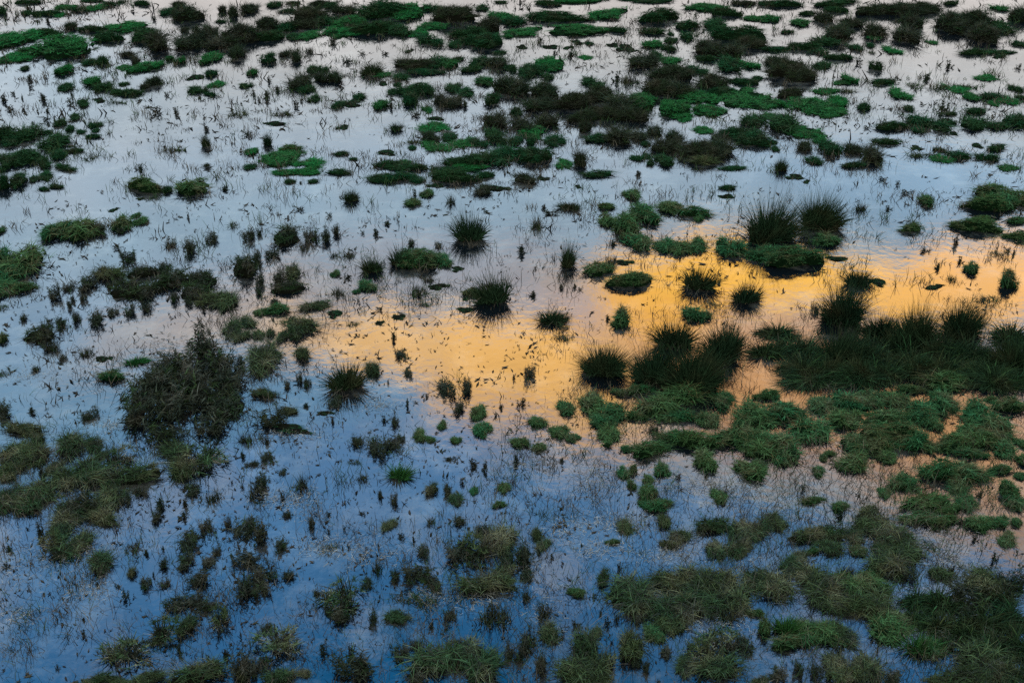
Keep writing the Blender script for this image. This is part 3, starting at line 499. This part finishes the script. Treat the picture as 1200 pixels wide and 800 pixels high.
MARKS = {
    (549, 265): ('bushy dark rush tussock alone in pale water behind the leaning one', 'bushy lone rush'),
    (577, 335): ('rush tussock standing alone on the far rim of the golden reflection', 'rush on the gold rim'),
    (666, 297): ('narrow upright rush tussock in lilac water beside a flat cushion', 'narrow upright rush'),
    (705, 422): ('round spiky rush tussock standing alone in the golden reflection', 'round rush in gold'),
    (900, 258): ('large blackish rush tussock, wider of the twin pair in blue water', 'twin rushes'),
    (960, 248): ('spiky rush tussock, right one of the twin pair in blue water', 'spikier twin rush'),
    (807, 430): ('widest rush tussock, at the heart of the stand left of the golden channel', 'stand left of the channel'),
    (737, 326): ('flat deep green cushion with pointed ends at the upper gold edge', 'pointed flat cushion'),
    (228, 217): ('lone mossy green dome in open pale water, beside a longer dark cushion', 'lone mossy dome'),
    (200, 482): ('biggest brown tussock in the heart of the great brown thicket', 'great brown thicket'),
    (408, 441): ('olive dark rush tussock where gold water turns blue', 'rush at gold tip'),
    (466, 551): ('fresh green fan of blades standing alone in blue water', 'lone green fan'),
    (1140, 262): ('long dark sedge cushion on blue water near the right edge', 'long cushion on blue water'),
    (1068, 454): ('small dark oval islet of sedge ringed by salmon water', 'oval sedge islet'),
    (983, 356): ('tall rush tussock at the far left corner of the big dark bank', 'tall corner rush'),
    (1073, 382): ('bushy rush tussock mid way along the top of the big dark bank', 'middle bank rush'),
    (1183, 415): ('rush tussock at the right end of the big dark bank', 'end rush of the bank'),
    (920, 732): ('bright green grass tuft in the near water, left one of two', 'bright near tuft'),
    (1072, 755): ('bright green tuft of arching blades beside the dark near thicket', 'arching bright tuft'),
    (1125, 708): ('dark arching rush tussock in the middle of the near right thicket', 'dark near thicket'),
    (1140, 20): ('big dark bush at the far right of the flooded field', 'big far bush'),
    (281, 39): ('big dark brown bush at the far left, largest of its cluster', 'far brown bush'),
    (333, 184): ('bright green grass mat in pale water near small dark domes', 'bright lone mat'),
    (436, 80): ('spiky dark rush tussock among far flat mats', 'far spiky rush'),
    (727, 121): ('tallest tussock of the long far brown mass', 'long far brown mass'),
    (955, 125): ('broad bright green mat at the right of the far mats', 'broad far mat'),
    (73, 55): ('broad green mat with a domed middle at far left', 'domed far mat'),
    (28, 306): ('green sedge mound at the left edge of the water', 'left edge mound'),
    (150, 337): ('brown tussock at the middle of the row below the paired green domes', 'brown row'),
    (543, 648): ('bushy brown tussock with hair-like blades in near blue water', 'hairy brown tussock'),
    (399, 696): ('large tan tussock of arching dry blades in blue water', 'arching tan tussock'),
    (154, 761): ('wide pale tan tussock alone at the near left', 'pale tan tussock'),
    (737, 757): ('olive cone-shaped tuft standing alone in near water', 'olive cone'),
    (412, 783): ('widest dark tussock at the near edge', 'dark near-edge tussock'),
    (815, 679): ('large olive hummock at the back of the near olive group', 'near olive group'),
    (571, 29): ('black dense tussock at far centre', 'black far tussock'),
    (1025, 35): ('compact dark dome tussock between far bushes', 'compact far dome'),
    (1179, 323): ('narrow upright green cushion in pale gold water by the right edge', 'upright green cushion'),
    (841, 582): ('small oval green cushion alone in blue water', 'small oval cushion'),
    (36, 155): ('dark moss cushion at the back of the left edge cluster', 'left dark cluster'),
    (80, 640): ('yellowish tan mound at the near end of the left olive chain', 'yellowish tan mound'),
    (313, 672): ('large dark brown tussock in near blue water', 'near brown cluster'),
    (1040, 506): ('widest cushion of the big sedge field in salmon water', 'sedge field'),
    (1100, 548): ('broad sedge cushion in front of the salmon channel at right', 'salmon shore cushion'),
    (762, 525): ('sedge cushion at the tip of the blue inlet', 'inlet cushion'),
    (970, 692): ('broad olive hummock in the near right chain', 'near right chain'),
    (112, 552): ('tan green hummock, largest of the left olive chain', 'left olive chain'),
    (817, 172): ('olive dark domed tussock on the edge of open pale water', 'edge dome'),
    (563, 185): ('broad moss cushion in the central far raft', 'central far raft'),
}
STRAW = [(30, 660, 60, 30, 160), (100, 690, 40, 16, 110), (25, 720, 30, 12, 60), (345, 590, 40, 20, 120), (380, 640, 36, 16, 90), (430, 650, 50, 16, 120), (330, 580, 40, 14, 80), (440, 475, 30, 8, 60), (690, 565, 30, 30, 120), (720, 612, 60, 14, 170), (780, 650, 60, 14, 160), (830, 570, 60, 20, 140), (900, 580, 80, 18, 150), (870, 668, 40, 14, 110), (110, 645, 30, 14, 70), (660, 625, 40, 16, 110), (700, 645, 40, 12, 90), (620, 660, 30, 12, 70), (560, 705, 50, 14, 120), (500, 700, 30, 12, 90), (1110, 660, 40, 12, 90), (840, 735, 40, 30, 150), (640, 720, 30, 40, 90), (200, 405, 40, 16, 120), (265, 395, 30, 14, 80), (1090, 640, 60, 20, 120), (620, 545, 40, 16, 80), (130, 500, 20, 10, 50), (40, 440, 40, 10, 60), (350, 510, 40, 8, 70)]


KIND = {  # code: object name, category, height to width, group, noun, colour word
    'R': ('rush_tussock', 'rush', 1.05, 'spiky rush tussocks standing in the water', 'rush tussock', 'dark'),
    'g': ('young_rush_tussock', 'rush', .7, 'fresh green tussocks of long blades', 'long-bladed tussock', 'fresh green'),
    'H': ('sedge_cushion', 'sedge cushion', .44, 'rounded sedge cushions standing in the water', 'sedge cushion', 'deep green'),
    'O': ('grass_hummock', 'grass hummock', .52, 'olive grass hummocks in the near water', 'grass hummock', 'olive'),
    'D': ('moss_cushion', 'moss cushion', .34, 'dark low cushions in the pale water', 'moss cushion', 'blackish green'),
    'M': ('grass_mat', 'grass mat', .12, 'flat green mats of grass in the pale water', 'grass mat', 'green'),
    'B': ('withered_tussock', 'withered tussock', .55, 'brown withered tussocks', 'withered tussock', 'brown'),
    't': ('withered_reed', 'dry stems', .75, 'thin bunches of withered stems', 'bunch of dry stems', 'wispy'),
    'T': ('straw_tussock', 'straw tussock', .55, 'tan tussocks with dry blades', 'straw tussock', 'tan'),
    'G': ('thin_grass_patch', 'thin grass', .3, 'sparse grass patches in the water', 'patch of grass', 'sparse'),
    'A': ('rush_tussock', 'rush', .75, 'spiky rush tussocks standing in the water', 'rush tussock', 'arching'),
    'S': ('marsh_weed', 'weed', 1.0, 'small dark weeds dotted over the water', 'weed', 'dark'),
    'F': ('weedy_islet', 'islet', .10, 'flat dark islets of mud and weed', 'mud islet', 'flat'),
}


def dims(code, x, y, w, h):
    """ground position and size of a plant from where it shows: front edge on the water, width, depth and height"""
    if code in 'RgA': h = h * .93; y = y - h * .03
    p, t, th = ground(x, min(y + h / 2, 830))
    W = w * t / FPX; Hm = h * t / FPX; s, c = math.sin(th), math.cos(th)
    Z = KIND[code][2] * W
    lo, hi = (.55, .9) if code in 'RgAST' else (.4, 1.5)
    a = (Hm * Hm - (Z * c) ** 2) / (2 * Hm); D = 2 * a / s
    D = max(lo * W, min(hi * W, D)); a = D * s / 2
    zz = Hm * Hm - 2 * Hm * a
    Z = max(.07 * W, math.sqrt(zz) / c if zz > 0 else 0)
    Z = min(Z, 1.7 * W)
    if code == 'F': Z = min(Z, .16 * W)
    hd = Vector((p.x, p.y, 0)).normalized()
    return p + hd * D / 2, W, D, Z


def link(o): COL.objects.link(o)


def mk(name, me, parent=None):
    o = bpy.data.objects.new(name, me); link(o)
    if parent: o.parent = parent
    return o


PROTO = {}
used_no = {}


def plant(code, x, y, w, h, label):
    pos, W, D, Z = dims(code, x, y, w, h)
    name, cat, _, group, noun, colr = KIND[code]
    rot = random.choice((0, math.pi)) + random.uniform(-.3, .3)
    if abs(W - D) < .15 * W: rot = random.uniform(0, 6.28)
    vk_ = None
    gx = {'H': .98, 'O': 1.04, 'M': 1.08, 'D': .98, 'B': 1.04}.get(code, 1.1)
    if y < 225 and code in 'MB': gx = .98
    if code == 'S':
        o = mk(name, random.choice(SPRIG))
    elif code == 'F':
        o = mk(name, random.choice(ISLET))
    else:
        big = 1 if W > 1.05 else 0
        if code in 'RgA': gx = {'A': 1.0}.get(code, .86)
        if code == 'B' and y > 225: vk = 'b' if (y > 545 and W < 1.5) or W < .55 or W > 1.25 or (W > .66 and y > 390) else 'c'
        else: vk = code
        vk_ = vk
        vs = VAR[vk, big]; k = used_no.get((vk, big), random.randint(0, 9)) + 1; used_no[vk, big] = k; vi = k % len(vs)
        key = (vk, big, vi)
        if key not in PROTO:
            o = bpy.data.objects.new(name, None); link(o); o.empty_display_size = .2
            PROTO[key] = (o, [mk(pn, me, o) for pn, me in vs[vi]])
        else:
            src, parts = PROTO[key]
            o = src.copy(); link(o)
            for ch in parts:
                c = ch.copy(); link(c); c.parent = o
    o.location = pos; o.rotation_euler = (0, 0, rot); o.scale = (W * gx, D * gx, Z * (1.32 if code == 'R' else 1.35 if code == 'A' else 1.4 if vk_ == 'b' and W > .66 else 1.08))
    o['label'] = label; o['category'] = cat; o['group'] = group
    return o


# ------------------------------------------------------------------ labels
def parse():
    out = []
    for code, txt in DATA.items():
        for e in txt.replace('\n', ';').split(';'):
            q = e.split()
            if len(q) == 4: out.append((code, *[float(v) for v in q]))
    return out


ITEMS = parse()
ORD = ['nearest', 'second nearest', 'third nearest', 'fourth nearest', 'fifth nearest', 'sixth nearest', 'seventh nearest', 'eighth nearest', 'ninth nearest', 'tenth nearest', 'eleventh nearest', 'twelfth nearest']


def make_labels():
    lab = {}
    marks = []
    for (mx, my), (full, short) in MARKS.items():
        i = min(range(len(ITEMS)), key=lambda k: abs(ITEMS[k][1] - mx) + abs(ITEMS[k][2] - my))
        lab[i] = full; marks.append((ITEMS[i][1], ITEMS[i][2], short))
    buckets = {}
    for i, (c, x, y, w, h) in enumerate(ITEMS):
        if i in lab: continue
        bx, by, short = min(marks, key=lambda m: math.hypot(m[0] - x, (m[1] - y) * 1.4))
        dx, dy = x - bx, (y - by) * 1.4
        rel = ('left of' if dx < 0 else 'right of') if abs(dx) > abs(dy) else ('behind' if dy < 0 else 'in front of')
        t = ground(x, y)[1]; W = w * t / FPX; asp = h / w
        size = 'tiny' if W < .38 else 'small' if W < .7 else 'large' if W > 1.7 else 'broad' if W > 1.2 else 'medium'
        if asp > 1.35: size += ' upright'
        elif asp < .3 and c not in 'F': size += ' long low'
        key = (f'{size} {KIND[c][5]} {KIND[c][4]}', rel, short)
        buckets.setdefault(key, []).append((math.hypot(dx, dy), i))
    for (head, rel, short), rows in buckets.items():
        rows.sort()
        for k, (d, i) in enumerate(rows):
            if len(rows) == 1: lab[i] = f'{head} {rel} the {short}'
            else: lab[i] = f'{head} {rel} the {short}, {ORD[min(k, 11)]}'
    return lab


LAB = make_labels()
order = sorted(range(len(ITEMS)), key=lambda i: -ITEMS[i][2])
POS = []
for i in order:
    o = plant(*ITEMS[i], LAB[i]); POS.append((o.location.x, o.location.y, o.scale.x))


# ------------------------------------------------------------------ water
def stuff(name, mb, mat, label):
    me = mb.build(name, mat); o = mk(name, me); o['kind'] = 'stuff'; o['label'] = label; o['category'] = name.replace('_', ' ')
    return o


m, nt, b = new_mat('flood_water'); N, L = nt.nodes, nt.links
geo = N.new('ShaderNodeNewGeometry')
n1 = N.new('ShaderNodeTexNoise'); n1.inputs['Scale'].default_value = .8; n1.inputs['Detail'].default_value = 9; n1.inputs['Roughness'].default_value = .74
L.new(geo.outputs['Position'], n1.inputs['Vector'])
r1 = N.new('ShaderNodeMapRange'); r1.inputs[1].default_value = .5; r1.inputs[2].default_value = .72; L.new(n1.outputs['Fac'], r1.inputs[0])
mx = N.new('ShaderNodeMix'); mx.data_type = 'RGBA'; mx.inputs[6].default_value = (.004, .006, .008, 1); mx.inputs[7].default_value = (.115, .11, .09, 1)
L.new(r1.outputs[0], mx.inputs[0]); L.new(mx.outputs[2], b.inputs['Base Color'])
n2 = N.new('ShaderNodeTexNoise'); n2.inputs['Scale'].default_value = 5; n2.inputs['Detail'].default_value = 3
n3 = N.new('ShaderNodeTexNoise'); n3.inputs['Scale'].default_value = .9; n3.inputs['Detail'].default_value = 2
for n in (n2, n3): L.new(geo.outputs['Position'], n.inputs['Vector'])
bp1 = N.new('ShaderNodeBump'); bp1.inputs['Strength'].default_value = .06; bp1.inputs['Distance'].default_value = .03; L.new(n2.outputs['Fac'], bp1.inputs['Height'])
bp2 = N.new('ShaderNodeBump'); bp2.inputs['Strength'].default_value = .045; bp2.inputs['Distance'].default_value = .06; L.new(n3.outputs['Fac'], bp2.inputs['Height'])
L.new(bp1.outputs['Normal'], bp2.inputs['Normal']); L.new(bp2.outputs['Normal'], b.inputs['Normal'])
b.inputs['Roughness'].default_value = .065; b.inputs['IOR'].default_value = IOR
w = MB(); w.v = [(-900, -60, 0), (900, -60, 0), (900, 1600, 0), (-900, 1600, 0)]; w.f = [(0, 1, 2, 3)]
wo = mk('water', w.build('water', m)); wo['kind'] = 'structure'; wo['label'] = 'still flood water mirroring the sunset sky'

# ------------------------------------------------------------------ the same marsh carrying on outside the frame
random.seed(5)
ov, of, om = [], [], []; omats = []
for k in range(150):
    y = 10.0 * (62.0 / 10.0) ** random.random(); half = .466 * math.hypot(y, CAM_H) + 1.5
    x = random.choice((-1, 1)) * random.uniform(half, half + 2 + .16 * y)
    kind = random.choice('DDMMBH' if y > 36 else ('HHAARg' if x > 0 else 'cctOR') if y > 20 else ('OOAH' if x > 0 else 'bbOc'))
    W = random.uniform(.4, 1.3) * (.7 if kind == 'g' else 1); Zs = W * random.uniform(.3, .5) * (2 if kind in 'RAg' else 1); an = random.uniform(0, 6.28); ca, sa = math.cos(an), math.sin(an)
    for pn, me in random.choice(VAR[kind, 0]):
        mt = me.materials[0]
        if mt not in omats: omats.append(mt)
        b0 = len(ov)
        for v in me.vertices:
            px, py = v.co.x * W, v.co.y * W
            ov.append((x + px * ca - py * sa, y + px * sa + py * ca, v.co.z * Zs))
        for p in me.polygons: of.append(tuple(b0 + i for i in p.vertices)); om.append(omats.index(mt))
me = bpy.data.meshes.new('outlying_vegetation'); me.from_pydata(ov, [], of)
for mt in omats: me.materials.append(mt)
me.polygons.foreach_set('material_index', om)
oo = mk('outlying_vegetation', me); oo['kind'] = 'stuff'; oo['label'] = 'more marsh growth carrying on beyond both sides'; oo['category'] = 'marsh growth'

# ------------------------------------------------------------------ litter, stalks and straw nobody could count
random.seed(77)
lit, stk, strw = MB(), MB(), MB()


def spot():
    """a random point of the flooded field, thinning with distance"""
    y = 11.0 * (66.0 / 9.5) ** random.random() - 1.0
    return random.uniform(-.56, .56) * (y + 3), y


def near(x, y, k=1.1):
    return any(abs(px - x) < s * k and abs(py - y) < s * k * 1.3 for px, py, s in POS if s > .25)


n = 0
while n < 10500:
    x, y = spot()
    dens = hash_noise(x * .22 + 40, y * .16 + 40, 3) * .6 + hash_noise(x * .8 + 40, y * .6 + 40, 4) * .55
    if random.random() > max(0, dens - .36) * 2.4: continue
    n += 1; d = math.hypot(math.hypot(x, y), 12)
    sz = d * (.7 + .3 * min(1, d / 30)) * random.choice((.0006, .0008, .001, .0013, .0018)) * random.uniform(.7, 1.3)
    if random.random() < .7:
        for k in range(random.choice((1, 1, 2, 3))):
            a = random.gauss(.3, .9); lit.leaf((x + random.gauss(0, sz * 2), y + random.gauss(0, sz * 2), .004 + random.random() * .01), a, sz * random.uniform(1.2, 4), sz * random.uniform(.7, 1.6))
    else:
        for k in range(random.randint(1, 4)):
            stk.blade((x + random.gauss(0, sz * 1.2), y + random.gauss(0, sz * 1.2), -.01), (random.gauss(0, .45), random.gauss(0, .45), 1), sz * random.uniform(2, 4.5), sz * .6, random.uniform(0, .8), 2, .3)
for gx, gy, gw, gh, nn in STRAW:
    for k in range(nn * 3):
        q, t, th = ground(gx + random.gauss(0, gw / 2), gy + random.gauss(0, gh / 2))
        a = random.uniform(0, 6.28)
        strw.blade((q.x, q.y, random.uniform(-.005, .02)), (math.cos(a), math.sin(a), random.uniform(-.05, .9)), random.uniform(.05, .13), random.uniform(.004, .009), .5, 2, .3)
thin_b, thin_g = MB(), MB()
big_plants = [p for p in POS if p[2] > .35]
n = 0
while n < 6100:
    if n > 5200:      # the near shallows are full of dead stalks
        y = random.uniform(10.2, 17); x = random.uniform(-.6, .45) * (y + 3)
        if hash_noise(x * .9 + 70, y * .7 + 70, 31) < .45: continue
    elif random.random() < .5:
        px, py, s_ = random.choice(big_plants); a = random.uniform(0, 6.28); q = s_ * random.uniform(.5, 1.5)
        x, y = px + math.cos(a) * q, py + math.sin(a) * q
    else:
        x, y = spot()
        dens = hash_noise(x * .3 + 140, y * .2 + 40, 13) * .6 + hash_noise(x * 1.1 + 40, y * .8 + 40, 14) * .6
        if random.random() > max(0, dens - .52) * 5: continue
    n += 1; d = math.hypot(math.hypot(x, y), 12); mb_ = thin_b if hash_noise(x * .5 + 9, y * .4 + 9, 21) + random.gauss(0, .15) > .48 else thin_g
    sp = random.uniform(.05, .22); hh = random.uniform(.10, .34)
    if n > 5200: mb_ = thin_b if random.random() < .75 else thin_g; hh *= 1.25
    for k in range(random.randint(5, 16)):
        mb_.blade((x + random.gauss(0, sp), y + random.gauss(0, sp), -.01), (random.gauss(0, .4), random.gauss(0, .4), 1), hh * random.uniform(.4, 1.1), d * random.uniform(.00028, .0006), random.uniform(0, .8), 2, .4)
stuff('sparse_brown_grass', thin_b, MAT['thinb'], 'fine brown stems standing sparsely in the shallow water')
stuff('sparse_green_grass', thin_g, MAT['G'], 'fine green blades standing sparsely in the shallow water')
stuff('floating_leaf_litter', lit, MAT['litter'], 'bits of dark dead leaf floating on the water')
stuff('dead_stalks', stk, MAT['litter'], 'short dead stalks poking out of the water')
stuff('straw_scraps', strw, MAT['straw'], 'pale straw scraps lying on the shallow water')

# ------------------------------------------------------------------ render
S.render.engine = 'CYCLES'
S.cycles.max_bounces = 5; S.cycles.diffuse_bounces = 2; S.cycles.glossy_bounces = 3; S.cycles.use_denoising = False
S.cycles.caustics_reflective = False; S.cycles.caustics_refractive = False
S.view_settings.view_transform = 'Standard'; S.view_settings.look = 'None'; S.view_settings.exposure = 0; S.view_settings.gamma = 1
